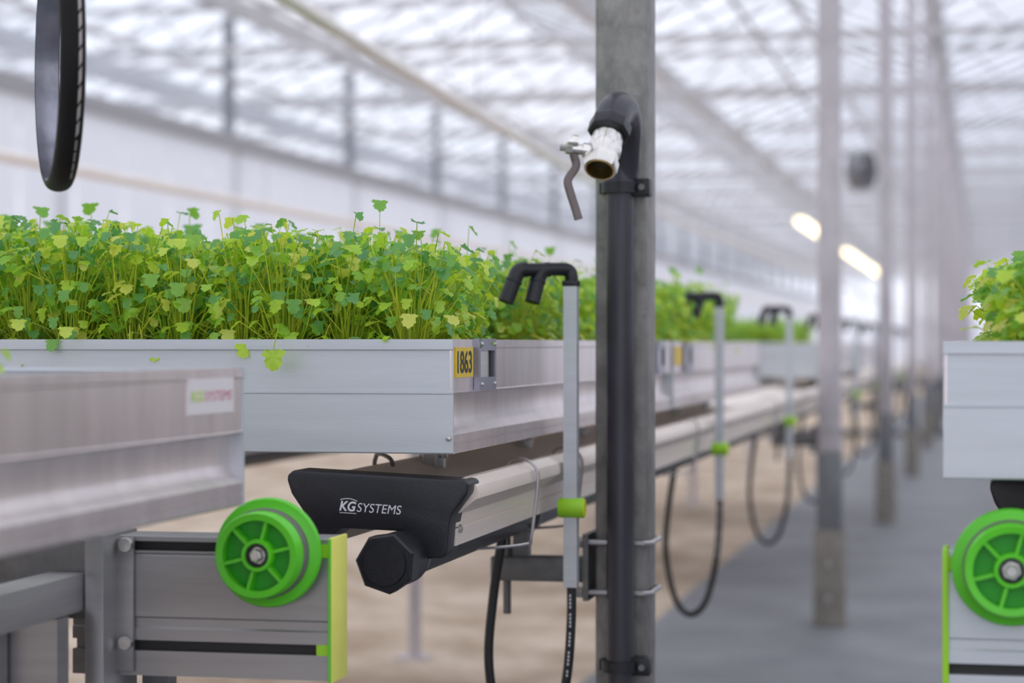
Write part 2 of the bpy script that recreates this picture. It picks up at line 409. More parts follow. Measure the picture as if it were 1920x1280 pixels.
# valve
a0 = P(1144, 238, D0-.132); a1 = P(1124.5, 318, D0-.178); ax = (a1-a0).normalized(); VL = (a1-a0).length
MB().lathe([(.0, -.008), (.0285, -.008), (.0305, -.004), (.0305, .012), (.027, .016), (0, .016)], a0, ax, 8).build('coupling_nut', 'black', wpipe)
valve = thing('ball_valve', 'nickel ball valve with hanging lever on the dark gooseneck', 'valve', a0)
v = MB().lathe([(.0, .0155), (.021, .0155), (.0225, .022), (.0225, VL*.42), (.0235, VL*.45), (.0235, VL*.62), (.0215, VL*.66), (.0215, VL*.74)], a0, ax, 28)
v.build('valve_body', 'nickel', valve)
v = MB().lathe([(.0215, VL*.72), (.025, VL*.74), (.025, VL*.95), (.0225, VL)], a0, ax, 6, ref=ax.cross(Vector((.3, .2, 1))).normalized())
v.lathe([(.0225, VL*1.0), (.0195, VL*1.0), (.0195, VL*.95)], a0, ax, 24)
v.build('outlet_hexagon', 'nickel', valve)
MB().lathe([(.0205, VL*.98), (.0205, VL*1.012), (.0188, VL*1.012), (.0175, VL*.80), (.0175, VL*.74)], a0, ax, 24).build('brass_thread', 'brass', valve)
MB().lathe([(0, VL*.78), (.0175, VL*.78), (.0175, VL*.80), (0, VL*.80)], a0, ax, 20).build('bore', 'ink', valve)
tab = a0+ax*VL*1.02 - ax.cross(RIGHT).normalized()*.0225
st = a0+ax*VL*.60; sd = (-RIGHT + UP*.12).normalized()
v = MB().lathe([(.010, .018), (.0105, .030), (.0075, .031), (.0075, .046), (0, .046)], st, sd, 18); v.build('stem_housing', 'nickel', valve)
nb = MB().lathe([(0, .044), (.0085, .044), (.0085, .053), (.005, .055), (.005, .062), (0, .062)], st, sd, 6); nb.build('stem_nut', 'bolt', valve)
hb = st+sd*.043; Dh = dof(hb)
lev = smooth_path([hb+UP*.012, hb+Vector((0, 0, -.006)), P(1080, 312, Dh), P(1065, 337, Dh-.01), P(1069, 360, Dh-.012), P(1078, 388, Dh-.014), P(1085, 411, Dh-.016)], 5)
MB().tube(lev, .0062, 12, flat=(0, 1, 0)).build('lever', 'lever', valve)
MB().lathe([(0, -.007), (.009, -.007), (.0105, 0), (.009, .007), (0, .007)], hb+UP*.010, sd, 16).build('lever_boss', 'nickel', valve)
# pipe clamps
for i, (zz, h) in enumerate(((on_y(1165, 352, py_).z, .016), (on_y(1165, 1248, py_).z, .016))):
    cl = MB().lathe([(pr, 0), (pr+.0075, 0), (pr+.0075, h), (pr, h)], (PX, py_, zz-h/2), UP, 28)
    cl.box(PX+pr-.002, PX+pr+.024, py_-.008, yf+.001, zz-.013, zz+.013, bev=.002); cl.box(PX-pr-.012, PX-pr+.002, py_+.004, yf+.001, zz-.008, zz+.008)
    cm = cl.build('pipe_clamp', 'black', wpipe)
    MB().lathe([(0, 0), (.005, 0), (.005, .006), (0, .006)], (PX+pr+.013, py_-.014, zz), (0, 1, 0), 6).build('clamp_screw', 'galv_dark', cm)

# ================================================================== TROUGHS (drip channels the trays run over)
ZT = H - .163
RX = -.600             # right edge of the trough
TW = .222
Y0 = 2.66              # near end of the extrusion
YT = 23.6
def trough_profile():
    r = [(0, -.180), (-.002, -.172), (-.016, -.163), (-.026, -.163), (-.030, -.168), (-.060, -.176), (-TW/2, -.181)]
    l = [(-TW-u, v) for u, v in r[::-1]][1:]
    return r + l + [(-TW, -.187), (-TW+.004, -.1885), (-TW+.028, -.208), (-TW+.028, -.222), (-TW+.030, -.2235), (-TW+.028, -.225), (-TW+.028, -.245), (-TW+.036, -.245), (-TW+.036, -.214), (-.036, -.214), (-.036, -.245), (-.028, -.245), (-.028, -.225), (-.030, -.2235), (-.028, -.222), (-.028, -.208), (-.004, -.1885), (0, -.187)]
def make_trough(name, label, rx, y0, y1):
    t = thing(name, label, 'trough', (rx-TW/2, y0, H-.254))
    MB().prism(trough_profile(), lambda u, v, q: (rx+u, q, H+v), y0, y1).build('channel', 'alu_trough', t, smooth=30)
    return t
trough = make_trough('bench_trough', 'pale aluminium bench trough with black branded end cap beside the column', RX, Y0-.01, YT)
# black end cap, outline measured on its own front plane
YC = 2.615
out = [(872, 901), (878, 907), (876, 925), (846, 966), (842, 985), (838, 1036), (830, 1046), (795, 1048), (786, 1042), (768, 1004), (758, 996), (640, 990), (632, 994), (624, 1006), (592, 1004), (584, 998), (578, 978), (566, 955), (546, 925), (538, 900), (539, 890), (550, 881)]
poly = [(on_y(a, b, YC).x, on_y(a, b, YC).z) for a, b in out]
cap = MB().prism(poly, lambda u, v, t: (u, t, v), YC, YC+.062, bev=.0045, seg=3).build('end_cap', 'black', trough, smooth=50)
def capfn(u, v): p = on_y(u, v, YC-.0006); return p
def skew(u, v): return capfn(u, v + (u-636)*.066)
lettering('logo_letters', 'KG', skew, 636, 668, 957, 938, 'white_print', cap, shear=.25, bold=.03)
lettering('logo_letters', 'SYSTEMS', skew, 669, 753, 957, 940, 'white_print', cap, shear=.22)
ar = MB(); N = 14
for i in range(N):
    t0 = i/N; t1 = (i+1)/N
    def arc(t, o): return skew(638+32*t, 937-6.5*math.sin(math.pi*(.15+.75*t))**.8+2+o)
    ar.add([arc(t0, 0), arc(t1, 0), arc(t1, 1.5), arc(t0, 1.5)], [(0, 1, 2, 3)])
ar.build('logo_arc', 'white_print', cap)
tl = MB()
for i in range(9):
    tl.add([skew(637+3.5*i, 959.5), skew(639.6+3.5*i, 959.5), skew(639.6+3.5*i, 961.2), skew(637+3.5*i, 961.2)], [(0, 1, 2, 3)])
tl.build('logo_underline', 'white_print', cap)
q = on_y(838, 993, YC+.03)
MB().lathe([(0, 0), (.0055, 0), (.0055, .004), (.003, .005), (0, .005)], (RX-.0285, YC+.052, q.z), (1, 0, 0), 10).build('cap_screw', 'bolt', cap)
# joint in the side wall of the trough, wire clips
def wire_clip(rx, y, par):
    z1 = H-.163
    p = [(rx-.045, y+.02, z1-.012), (rx-.035, y+.015, z1+.004), (rx-.012, y, z1+.006), (rx+.004, y, z1-.006), (rx+.006, y, z1-.03), (rx-.003, y, H-.262), (rx-.010, y, H-.272), (rx-.06, y-.03, H-.276), (rx-.13, y-.07, H-.276)]
    MB().tube(smooth_path([Vector(k) for k in p], 4), .0023, 6).build('wire_clip', 'steel', par)
yw = on_x(1000, 900, RX).y
for y in (yw, yw+.34, yw+1.75, yw+3.6): wire_clip(RX, y, trough)
for y in (yw+.40, yw+1.93, yw+3.86, yw+5.7, yw+7.6):
    j = MB().box(RX-.029, RX-.0255, y, y+.05, H-.25, H-.210); j.build('joint_plate', 'alu', trough)
# hook wires on the left edge
for y in (2.95, 3.35):
    p = [(RX-TW+.035, y, ZT-.002), (RX-TW+.03, y, ZT+.008), (RX-TW-.002, y+.05, ZT+.01), (RX-TW-.006, y+.05, ZT-.02)]
    MB().tube(smooth_path([Vector(k) for k in p], 3), .003, 6).build('wire_hook', 'galv_dark', trough)
# rollers that carry the trays
ZB = H - .133          # underside of the trays
def rollers(rx, ys, par, ZB=ZB):
    r0 = (ZB - (H-.181))/2 + .0005
    me = None
    for y in ys:
        for dx in (-TW+.05,):
            zc_ = ZB - r0
            m = MB().lathe([(.006, -.009), (r0-.002, -.009), (r0, -.007), (r0, .007), (r0-.002, .009), (.006, .009)], (rx+dx, y, zc_), (1, 0, 0), 18); o = m.build('roller', 'alu_end', par)
            MB().tube([(rx+dx-.02, y, zc_), (rx+dx+.02, y, zc_)], .006, 8).build('roller_axle', 'bolt', o)
            MB().prism([(-.016, -.186), (-.016, zc_-H+.006), (-.013, zc_-H+.006), (-.013, -.183), (.013, -.183), (.013, zc_-H+.006), (.016, zc_-H+.006), (.016, -.186)], lambda u, v, q: (rx+dx+u, q, H+v), y-.007, y+.007).build('roller_fork', 'alu', o)
rollers(RX, [3.12, 3.75, 4.3, 4.95, 5.7, 6.3, 9.2, 10.4], trough)
# supply pipe under the trough
px_ = P(712, 1060, 2.60); SX, SZ = px_.x, px_.z
sup = thing('supply_pipe', 'black water supply pipe under the bench trough with angular end plug', 'pipe', (SX, 2.6, SZ))
MB().tube([(SX, 2.58, SZ), (SX, YT, SZ)], .0262, 24).build('pipe_run', 'rubber', sup)
pg = MB().lathe([(0, -.004), (.0255, -.004), (.0265, .0), (.0265, .006)], (SX, 2.535, SZ), (0, 1, 0), 32)
pg.lathe([(0, .0), (.034, .0), (.0365, .003), (.0365, .034), (.033, .036)], (SX, 2.535, SZ), (0, 1, 0), 7, ref=(.14, 0, -1))
pg.lathe([(.0325, .034), (.0325, .085), (.0265, .085)], (SX, 2.535, SZ), (0, 1, 0), 28)
pg.build('end_plug', 'black', sup, smooth=25)
MB().lathe([(.0266, 0), (.0285, 0), (.0285, .004), (.0266, .004)], (SX, 2.64, SZ), (0, 1, 0), 24).build('retaining_ring', 'steel', sup)
# second trough below the back half of the trays, and a right-hand trough
LX = -1.585
trl = make_trough('bench_trough', 'pale aluminium bench trough further back under the planted tray', LX, 2.9, YT)
rollers(LX, [3.0, 4.3, 5.2, 6.2, 9.3, 10.5], trl)
XRT = .238
trr = make_trough('bench_trough', 'aluminium bench trough under the right hand tray behind the green wheel', XRT, Y0, YT)
capr = MB().prism([(u-RX+XRT, v) for u, v in poly], lambda u, v, t: (u, t, v), YC, YC+.062, bev=.0045, seg=2).build('end_cap', 'black', trr, smooth=50)
rollers(XRT, [2.9, 3.6, 4.2], trr, H+.003-.139)
suR = thing('supply_pipe', 'black water supply pipe under the right hand trough', 'pipe', (XRT-.09, 2.6, SZ))
MB().tube([(XRT-.09, 2.6, SZ), (XRT-.09, YT, SZ)], .0262, 20).build('pipe_run', 'rubber', suR)
MB().lathe([(0, 0), (.034, 0), (.0365, .003), (.0365, .034), (.028, .036)], (XRT-.09, 2.57, SZ), (0, 1, 0), 7).build('end_plug', 'black', suR)
tag(MB().tube([(LX-.078, 2.7, SZ), (LX-.078, YT, SZ)], .0262, 20).build('supply_pipe', 'rubber'), 'black pipe under the rear bench trough', 'pipe')
# legs
def leg(x, y, zt, label, grp):
    t = thing('bench_stand', label, 'stand', (0, 0, 0), grp)
    MB().tube([(0, 0, .005), (0, 0, zt)], .020, 14).build('tube', 'galv_hazed', t)
    MB().box(-.05, .05, -.05, .05, 0, .008).build('foot_plate', 'galv_hazed', t)
    MB().box(-.028, .028, -.03, .03, zt-.006, zt).build('top_plate', 'galv_hazed', t)
    return t
ly = P(780, 1235, 6.98)
lg = leg(0, 0, H-.214, 'round grey steel stand holding up the rear trough', 'stands under the rear trough')
lg.location = (LX-TW/2-.04, ly.y, 0)
for k in (-1, 1, 2, 3, 4): copy_tree(lg, (LX-TW/2-.04, ly.y+k*3.4, 0))
for i in range(5):
    c = copy_tree(lg, (XRT-TW/2-.06, 4.4+i*3.6, 0)); c['label'] = 'round grey steel stand holding up the right hand trough'; c['group'] = 'stands under the right trough'
# brackets clamped to columns that carry the trough
br = thing('support_bracket', 'b', 'bracket', (0, 0, 0), 'brackets clamped to the columns')
zA1 = on_y(1010, 1042, COLY).z; zA0 = on_y(1010, 1087, COLY).z
xl = on_y(925, 1060, COLY).x - COLX
MB().box(xl, -CW-.016, -.022, .022, zA0, zA1, bev=.003).build('arm', 'galv_dark', br)
zu = on_y(1215, 1018, yf).z; zd = on_y(1215, 1112, yf).z
MB().box(-CW-.016, -CW-.008, -.06, .06, zd-.012, zu+.012).build('clamp_plate', 'galv_dark', br)
for zz in (zu, zd):
    p = [(-CW-.036, -CDp-.006, zz), (CW-.004, -CDp-.006, zz), (CW+.006, -CDp+.004, zz), (CW+.006, CDp-.004, zz), (CW-.004, CDp+.006, zz), (-CW-.036, CDp+.006, zz)]
    # the bow goes round the column, pipe stands clear in front of it
    ub = MB().tube([Vector(k) for k in p], .0042, 8).build('u_bolt', 'steel', br)
    for s in (-1, 1): MB().lathe([(0, 0), (.0085, 0), (.0085, .009), (0, .009)], (-CW-.026, s*(CDp+.006), zz), (1, 0, 0), 6).build('nut', 'bolt', ub)
xs = on_y(951, 1100, COLY).x - COLX; 
MB().tube([(xs, 0, on_y(951, 1150, COLY).z), (xs, 0, zA1+.03)], .0062, 8).build('threaded_rod', 'galv_dark', br)
MB().lathe([(0, 0), (.013, 0), (.013, .012), (0, .012)], (xs, 0, zA1), (0, 0, 1), 6).build('nut', 'galv_dark', br)
sd_ = SX-COLX
sb = MB(); sb.lathe([(.0265, -.015), (.0315, -.015), (.0315, .015), (.0265, .015)], (sd_, 0, SZ), (0, 1, 0), 20); sb.box(sd_-.012, sd_+.012, -.012, .012, zA1, SZ-.027); sb.build('pipe_saddle', 'galv_dark', br)
br.location = (COLX, COLY, 0)
br['label'] = 'grey steel bracket with two round clamps on the foreground column'
for i, y in enumerate(COLS[1:5]):
    c = copy_tree(br, (COLX, y, 0)); c['label'] = 'grey steel bracket holding the trough on the %s column' % ORD[i+1]

# ================================================================== TRAYS
TH_ = .139
def tray_side_profile():
    return [(0, 0), (0, -.010), (-.0015, -.0115), (-.0015, -.0635), (0, -.065), (-.004, -.0665), (-.013, -.068), (-.0145, -.075), (-.0145, -.096), (-.0125, -.104), (-.008, -.110), (-.001, -.1145), (0, -.116),
            (0, -.124), (-.003, -.1255), (-.003, -.1275), (0, -.129), (0, -.1375), (-.001, -.139), (-.03, -.139), (-.03, -.1365), (-.0165, -.1365), (-.0165, -.068), (-.004, -.062), (-.004, -.004), (-.012, -.004), (-.012, 0)]
def make_tray(label, xr, wid, y0, y1, ztop, mats=('alu_side', 'alu_end')):
    t = thing('growing_tray', label, 'tray', (xr-wid/2, (y0+y1)/2, ztop-TH_), 'aluminium growing trays')
    pr_ = tray_side_profile()
    MB().prism(pr_, lambda u, v, q: (xr+u, q, ztop+v), y0+.003, y1-.003).build('side_rail', mats[0], t, smooth=25)
    MB().prism([(-u, v) for u, v in pr_], lambda u, v, q: (xr-wid+u, q, ztop+v), y0+.003, y1-.003).build('side_rail', mats[0], t, smooth=25)
    for (y, s) in ((y0, 1), (y1, -1)):
        ep = [(0, 0), (0, -.0125), (.0035, -.0135), (.0035, -.063), (.001, -.064), (.001, -.066), (.002, -.067), (.002, -.1375), (.003, -.139), (.012, -.139), (.012, -.136), (.006, -.136), (.006, -.004), (.016, -.004), (.016, 0)]
        MB().prism(ep, lambda u, v, q: (q, y+s*u, ztop+v), xr-wid, xr+.0005).build('end_plate', mats[1], t, smooth=20)
    MB().box(xr-wid+.028, xr-.028, y0+.011, y1-.011, ztop-.1365, ztop-.130).build('bottom_sheet', 'alu_end', t)
    return t
def latch(x, ya, yb, ztop, par):
    """vertical U-shaped socket riveted on a tray side"""
    zb = ztop-.062; d = .006
    b = MB(); e = .009
    b.prism([(ya, zb-.003), (yb, zb-.003), (yb, ztop+.001), (yb-e, ztop+.001), (yb-e, zb+.014), (ya+e, zb+.014), (ya+e, ztop+.001), (ya, ztop+.001)], lambda u, v, q: (q, u, v), x-.001, x+d)
    b.box(x-.001, x+d, ya+e+.0002, yb-e-.0002, ztop-.014, ztop+.001)
    o = b.build('socket_frame', 'latch', par)
    MB().box(x-.0005, x+.0012, ya+e, yb-e, zb+.014, ztop-.014).build('socket_back', 'alu', o)
    MB().box(x+.0012, x+.0040, yb-e-.012, yb-e, zb+.014, ztop-.014).build('socket_gap', 'slot', o)
    for yy in (ya+.016, yb-.008):
        for zz in (zb+.005, ztop-.006):
            MB().lathe([(0, 0), (.0032, 0), (.002, .0022), (0, .0024)], (x+d+(.002 if False else 0), yy, zz), (1, 0, 0), 8).build('rivet', 'bolt', o)
T1X = -.6285
zt1 = ZB + TH_
T1Y = on_x(848, 640, T1X).y
T1E = T1Y + 1.93
WID = 1.62
tray1 = make_tray('planted aluminium tray carrying the yellow number label', T1X, WID, T1Y, T1E, zt1)
la, lb = on_x(890, 650, T1X).y, on_x(922, 650, T1X).y
latch(T1X, la, lb, zt1, tray1)
e1, e2 = T1E-(lb-T1Y), T1E-(la-T1Y); latch(T1X, e1, e2, zt1, tray1)
n0, n1 = on_x(853, 680, T1X), on_x(886, 680, T1X)
zt_, zb_ = on_x(868, 651, T1X).z, on_x(868, 707, T1X).z
nl = MB().box(T1X-.002, T1X+.0012, n0.y, n1.y, zb_, zt_).build('number_label', 'yellow', tray1); nl['label'] = 'yellow label with the number 1863'
wY = n1.y-n0.y
lettering('label_digits', '1863', lambda u, v: Vector((T1X+.0016, u, v)), n0.y+wY*.08, n1.y-wY*.10, zb_+.005, zt_-.004, 'ink', nl, bold=.02)
MB().lathe([(0, 0), (.004, 0), (.003, .003), (0, .004)], (T1X-.005, T1Y+.002, zt1-.120), (0, -1, 0), 8).build('corner_screw', 'bolt', tray1)
T2Y = T1E+.03; T2E = on_x(1424, 700, T1X).y
tray2 = make_tray('planted aluminium tray right behind the numbered tray', T1X, WID, T2Y, T2E, zt1)
latch(T1X, T2Y+.16, T2Y+.27, zt1, tray2)
lab2 = MB().box(T1X-.002, T1X+.0012, T2Y+.04, T2Y+.13, zt1-.05, zt1-.012).build('number_label', 'yellow', tray2)
T3Y = on_x(1541, 680, T1X).y
tray3 = make_tray('distant aluminium tray with plants, its bluish end facing the camera', T1X, WID, T3Y, T3Y+2.0, zt1)
T4Y = on_x(1618, 680, T1X).y
tray4 = make_tray('far empty aluminium tray behind the second column', T1X, WID, T4Y, T4Y+1.9, zt1)
rollers(RX, [T4Y+.3, T4Y+1.5], trough); rollers(LX, [T4Y+.3, T4Y+1.5], trl)
# right-hand tray
TRX = on_y(1768.5, 700, 2.25).x
wR = 1.62
YR = 2.30
TRX = on_y(1768.5, 700, YR).x
trayR = make_tray('matt aluminium tray at the right edge above the green wheel', TRX+wR, wR, YR, YR+2.0, H+.003)
# near empty tray
NX = -.7325; zN = H-.0235
NYE = on_x(459, 800, NX).y
trayN = make_tray('blurred empty aluminium tray in the left foreground', NX, WID, NYE-2.0, NYE, zN)
s0, s1 = on_x(352, 740, NX), on_x(437, 740, NX)
stz1, stz0 = on_x(395, 709, NX).z, on_x(395, 775, NX).z
st_ = MB().box(NX-.003, NX+.0006, s0.y, s1.y, stz0, stz1).build('sticker', 'paper', trayN); st_['label'] = 'white maker sticker with green and red letters'
wS = s1.y-s0.y; hS = stz1-stz0
lettering('sticker_letters', 'KG', lambda u, v: Vector((NX+.001, u, v)), s0.y+wS*.05, s0.y+wS*.33, stz0+hS*.36, stz0+hS*.66, 'stick_green', st_, bold=.03, shear=.2)
lettering('sticker_letters', 'SYSTEMS', lambda u, v: Vector((NX+.001, u, v)), s0.y+wS*.34, s0.y+wS*.96, stz0+hS*.36, stz0+hS*.64, 'stick_red', st_, shear=.2)

# ================================================================== WATERING POSTS
PXX = -.586
post = thing('watering_post', 'p', 'watering post', (0, 0, 0), 'watering posts along the trough')
zp1 = H+.088; zp0 = H-.352
MB().box(-.0098, .0098, -.0098, .0098, zp0, zp1).build('square_tube', 'alu_end', post, smooth=0)
hd = MB()
hd.tube(smooth_path([Vector(k) for k in [(0, 0, zp1-.006), (0, 0, zp1+.010), (-.004, -.001, zp1+.0185), (-.016, -.010, zp1+.0205), (-.060, -.045, zp1+.0185)]], 4), .0098, 14)
hd.build('head_pipe', 'black', post)
cb = MB().box(-.0115, .0115, -.0115, .0115, zp1-.004, zp1+.004, bev=.001); cb.build('top_bush', 'black', post)
for k, (xx, dx) in enumerate(((-.038, -.012), (-.068, -.020))):
    yy_ = xx*.72; p = [Vector((xx+.010, yy_+.006, zp1+.0195)), Vector((xx+.001, yy_, zp1+.0175)), Vector((xx-.005, yy_-.004, zp1+.005)), Vector((xx-.005+dx*.55, yy_-.012, zp1-.028))]
    hs_ = MB(); hs_.tube(smooth_path(p, 4), .0112, 14); hs_.lathe([(.0112, 0), (.0122, .001), (.0122, .004), (.0112, .005)], p[2], p[3]-p[2], 14)
    hs_.build('spout', 'black', post)
zc1 = H-.237
MB().lathe([(0, -.019), (.0135, -.019), (.0145, -.017), (.0145, .017), (.0135, .0185)], (.002, -.006, zc1), (1, 0, 0), 20).build('clip', 'clip', post)
MB().lathe([(.0135, .0185), (.0125, .0195), (.006, .0192), (0, .0175)], (.002, -.006, zc1), (1, 0, 0), 20).build('clip_face', 'clip_end', post)
hp = [(0, 0, zp0+.02), (0, 0, zp0-.05), (-.008, .0, zp0-.14), (-.032, .005, zp0-.232), (-.068, .008, zp0-.262), (-.102, .006, zp0-.225), (-.122, .0, zp0-.12), (-.116, 0, zp0-.02), (SX-PXX, 0, SZ-.012)]
hose = MB().tube(smooth_path([Vector(k) for k in hp], 7), .0070, 12).build('feed_hose', 'rubber', post)
mk = MB()
for i in range(22):
    z = zp0-.012-i*.0055
    if i % 5 == 4: continue
    xx = -.0002-.006*max(0, (zp0-.05-z)/.09)**1.5
    mk.box(xx-.0012, xx+.0012, -.0074, -.0068, z-.0018, z+.0018)
mk.build('hose_print', 'white_print', hose)
PY1 = on_x(1071, 700, PXX).y; PSP = 1.86
for i in range(10):
    c = post if i == 0 else copy_tree(post, (PXX, PY1+i*PSP, 0))
    c.location = (PXX, PY1+i*PSP, 0)
    c['label'] = 'aluminium watering post with black twin spouts and lime clip, %s to the camera' % ORD[i] if i == 0 else 'aluminium watering post with black twin spouts, %s from the camera' % ORD[i]

# ================================================================== TRANSVERSE WHEEL BEAMS
def wheel(cx, cz, yfr, par):
    """flanged wheel, axle along y, front of the drum at yfr"""
    o = (cx, yfr, cz); ay = (0, 1, 0)
    w_ = MB().lathe([(.0375, .0), (.0445, -.001), (.0462, .002), (.0468, .034), (.0490, .036), (.0575, .037), (.0590, .040), (.0590, .045), (.0570, .048), (0, .048), (0, .016), (.0375, .016)], o, ay, 56, closed=True)
    wh = w_.build('wheel', 'green', par, smooth=40)
    MB().lathe([(.0469, .020), (.0481, .022), (.0483, .034), (.047, .036)], o, ay, 56).build('running_band', 'tread', wh)
    MB().lathe([(0, .0135), (.0378, .0135), (.0378, .0165), (0, .0165)], o, ay, 40).build('recess', 'green_shaded', wh)
    MB().lathe([(.0125, .014), (.0125, .002), (.0135, .0005), (.0165, .0005), (.0178, .003), (.0178, .014)], o, ay, 36).build('hub', 'green', wh)
    for k in range(6):
        a = math.radians(14+60*k); d = Vector((math.cos(a), 0, math.sin(a))); n = Vector((-d.z, 0, d.x))
        b = MB(); pts = []
        for (r, y, s) in ((.0168, .003, -1), (.0168, .003, 1), (.039, .002, 1), (.039, .002, -1), (.0168, .0145, -1.6), (.0168, .0145, 1.6), (.039, .0145, 1.6), (.039, .0145, -1.6)):
            pts.append(Vector(o)+d*r+n*s*.0017+Vector((0, y, 0)))
        b.add(pts, [(0, 1, 2, 3), (4, 5, 6, 7), (0, 1, 5, 4), (1, 2, 6, 5), (2, 3, 7, 6), (3, 0, 4, 7)]); b.build('spoke', 'green', wh)
    MB().lathe([(.0128, .006), (.0122, .002), (.0095, .0015), (.0095, .006)], o, ay, 28).build('bearing', 'black', wh)
    MB().lathe([(0, -.0045), (.0055, -.0045), (.0068, -.003), (.0068, .006), (.0098, .006), (.0098, .008), (0, .008)], o, ay, 6).build('axle_bolt', 'bolt', wh)
    MB().tube([(cx, yfr+.04, cz), (cx, yfr+.075, cz)], .008, 12).build('axle', 'bolt', wh)
    return wh
WYf = 2.26
wc = on_y(480, 1042, WYf)
YB = WYf+.062     # front face of the beam
zb1 = on_y(618, 1010, YB).z; zb0 = on_y(618, 1277, YB).z
BD = .055
def beam_profile():
    h = zb1-zb0
    s1, s2 = zb1-.006, zb1-.0165      # upper slot
    q1, q2 = on_y(500, 1206, YB).z, on_y(500, 1226, YB).z
    return [(0, zb1-.001), (.001, zb1), (BD, zb1), (BD, zb0), (0, zb0), (0, q2), (.012, q2), (.012, q1), (0, q1), (0, q1+.013), (.0015, q1+.015), (.0015, q1+.024), (0, q1+.026), (0, s2-.006), (.001, s2-.004), (0, s2-.002), (0, s2), (.012, s2), (.012, s1), (0, s1)], (s1, s2), (q1, q2)
prof, (sA, sB), (qA, qB) = beam_profile()
xb0 = on_y(200, 1100, YB).x; xb1 = on_y(617, 1100, YB).x
beamL = thing('wheel_beam', 'grey slotted cross beam with green wheel and lime end plate at left', 'beam', ((xb0+xb1)/2, YB, zb0))
MB().prism(prof, lambda u, v, q: (q, YB+u, v), xb0-.04, xb1).build('profile', 'beam', beamL, smooth=20)
for (a, b) in ((sA, sB), (qA, qB)): MB().box(xb0, xb1, YB+.0095, YB+.0125, b, a).build('slot_insert', 'slot', beamL)
ep = MB(); ep.box(xb1, xb1+.0042, YB-.003, YB+BD+.002, zb0-.002, zb1+.001, bev=.001)
epo = ep.build('end_plate', 'lime', beamL)
MB().box(xb1+.0003, xb1+.0032, YB-.0042, YB-.0028, zb0-.001, zb1).build('plate_rim', 'green', epo)
MB().box(xb1-.014, xb1, YB-.001, YB+.011, qB, qA).build('slot_plug', 'clip', epo)
MB().box(xb1-.020, xb1, YB-.001, YB+.011, sB-.004, sA).build('slot_plug', 'clip', epo)
wheel(wc.x, wc.z, WYf, beamL)
# mounting plate with bolts at the left end of the beam
mx0, mx1 = on_y(200, 1100, YB-.006).x, on_y(250, 1100, YB-.006).x
mp_ = MB().box(mx0, mx1, YB-.007, YB-.0005, zb0+.004, zb1-.002, bev=.0015).build('mounting_plate', 'beam', beamL)
for (a, b) in ((237, 1021), (237, 1204)):
    p = on_y(a, b, YB-.007); MB().lathe([(0, -.006), (.0075, -.006), (.0085, -.003), (.0085, 0), (0, 0)], p, (0, 1, 0), 12).build('bolt', 'bolt', mp_)
for (a, b0, b1) in ((204, 1042, 1068), (202, 1212, 1255)):
    p, p2 = on_y(a, b0, YB-.007), on_y(a, b1, YB-.007)
    MB().box(p.x-.003, p.x+.003, YB-.0085, YB-.006, p2.z, p.z).build('slot_bright_edge', 'alu', mp_)
# upright frame post and lower rails behind the near tray
yb = YB-.045
fx0, fx1 = on_y(158, 1100, yb).x, on_y(194, 1100, yb).x
fr = thing('shuttle_frame', 'grey steel frame under the blurred left tray with slotted rail', 'frame', (fx0, yb, 0))
MB().box(fx0, fx1, yb, YB+BD, .0, on_y(176, 1003, yb).z, bev=.002).build('upright', 'beam', fr)
rzt, rzb = on_y(155, 1094, yb-.1).z, on_y(155, 1168, yb-.1).z
MB().box(fx0-.045, fx0-.0005, yb-1.2, yb+.01, rzb, rzt, bev=.002).build('long_rail', 'alu', fr)
MB().box(fx0-.10, fx0-.052, yb-1.2, yb+.01, rzb+.004, rzt-.016, bev=.002).build('long_rail', 'alu', fr)
dk = on_y(100, 1030, yb+.02)
MB().box(fx0-.34, fx0-.001, yb+.012, yb+.03, rzb-.01, on_y(100, 1012, yb+.012).z).build('back_panel', 'galv_dark', fr)
MB().box(fx0-.115, fx0-.001, yb-.07, yb-.04, rzb-.11, rzb-.001).build('hanger_plate', 'beam', fr)
MB().tube([(fx0-.052, yb-.05, rzt-.01), (fx0-.052, yb-.05, rzb+.0), (fx0-.052, yb-1.2, rzb+.0)], .004, 8).build('seal_strip', 'slot', fr)
zz = on_y(60, 1215, yb-.1).z
MB().tube(smooth_path([Vector((fx0-.30, yb-.25, zz+.02)), Vector((fx0-.16, yb-.11, zz+.01)), Vector((fx0-.10, yb-.09, zz-.02)), Vector((fx0-.075, yb-.09, zz-.10)), Vector((fx0-.07, yb-.09, zz-.2))]), .007, 10).build('cable', 'rubber', fr)
MB().tube(smooth_path([Vector((fx0-.30, yb-.22, zz-.025)), Vector((fx0-.16, yb-.12, zz-.032)), Vector((fx0-.11, yb-.10, zz-.05)), Vector((fx0-.08, yb-.1, zz-.13))]), .007, 10).build('cable', 'rubber', fr)
MB().box(fx0-.17, fx0+.02, yb-.1, yb+.02, 0, .006).build('foot_plate', 'beam', fr)
MB().box(fx0-.095, fx0-.055, yb-.095, yb-.075, .0, rzb-.01).build('upright', 'beam', fr)
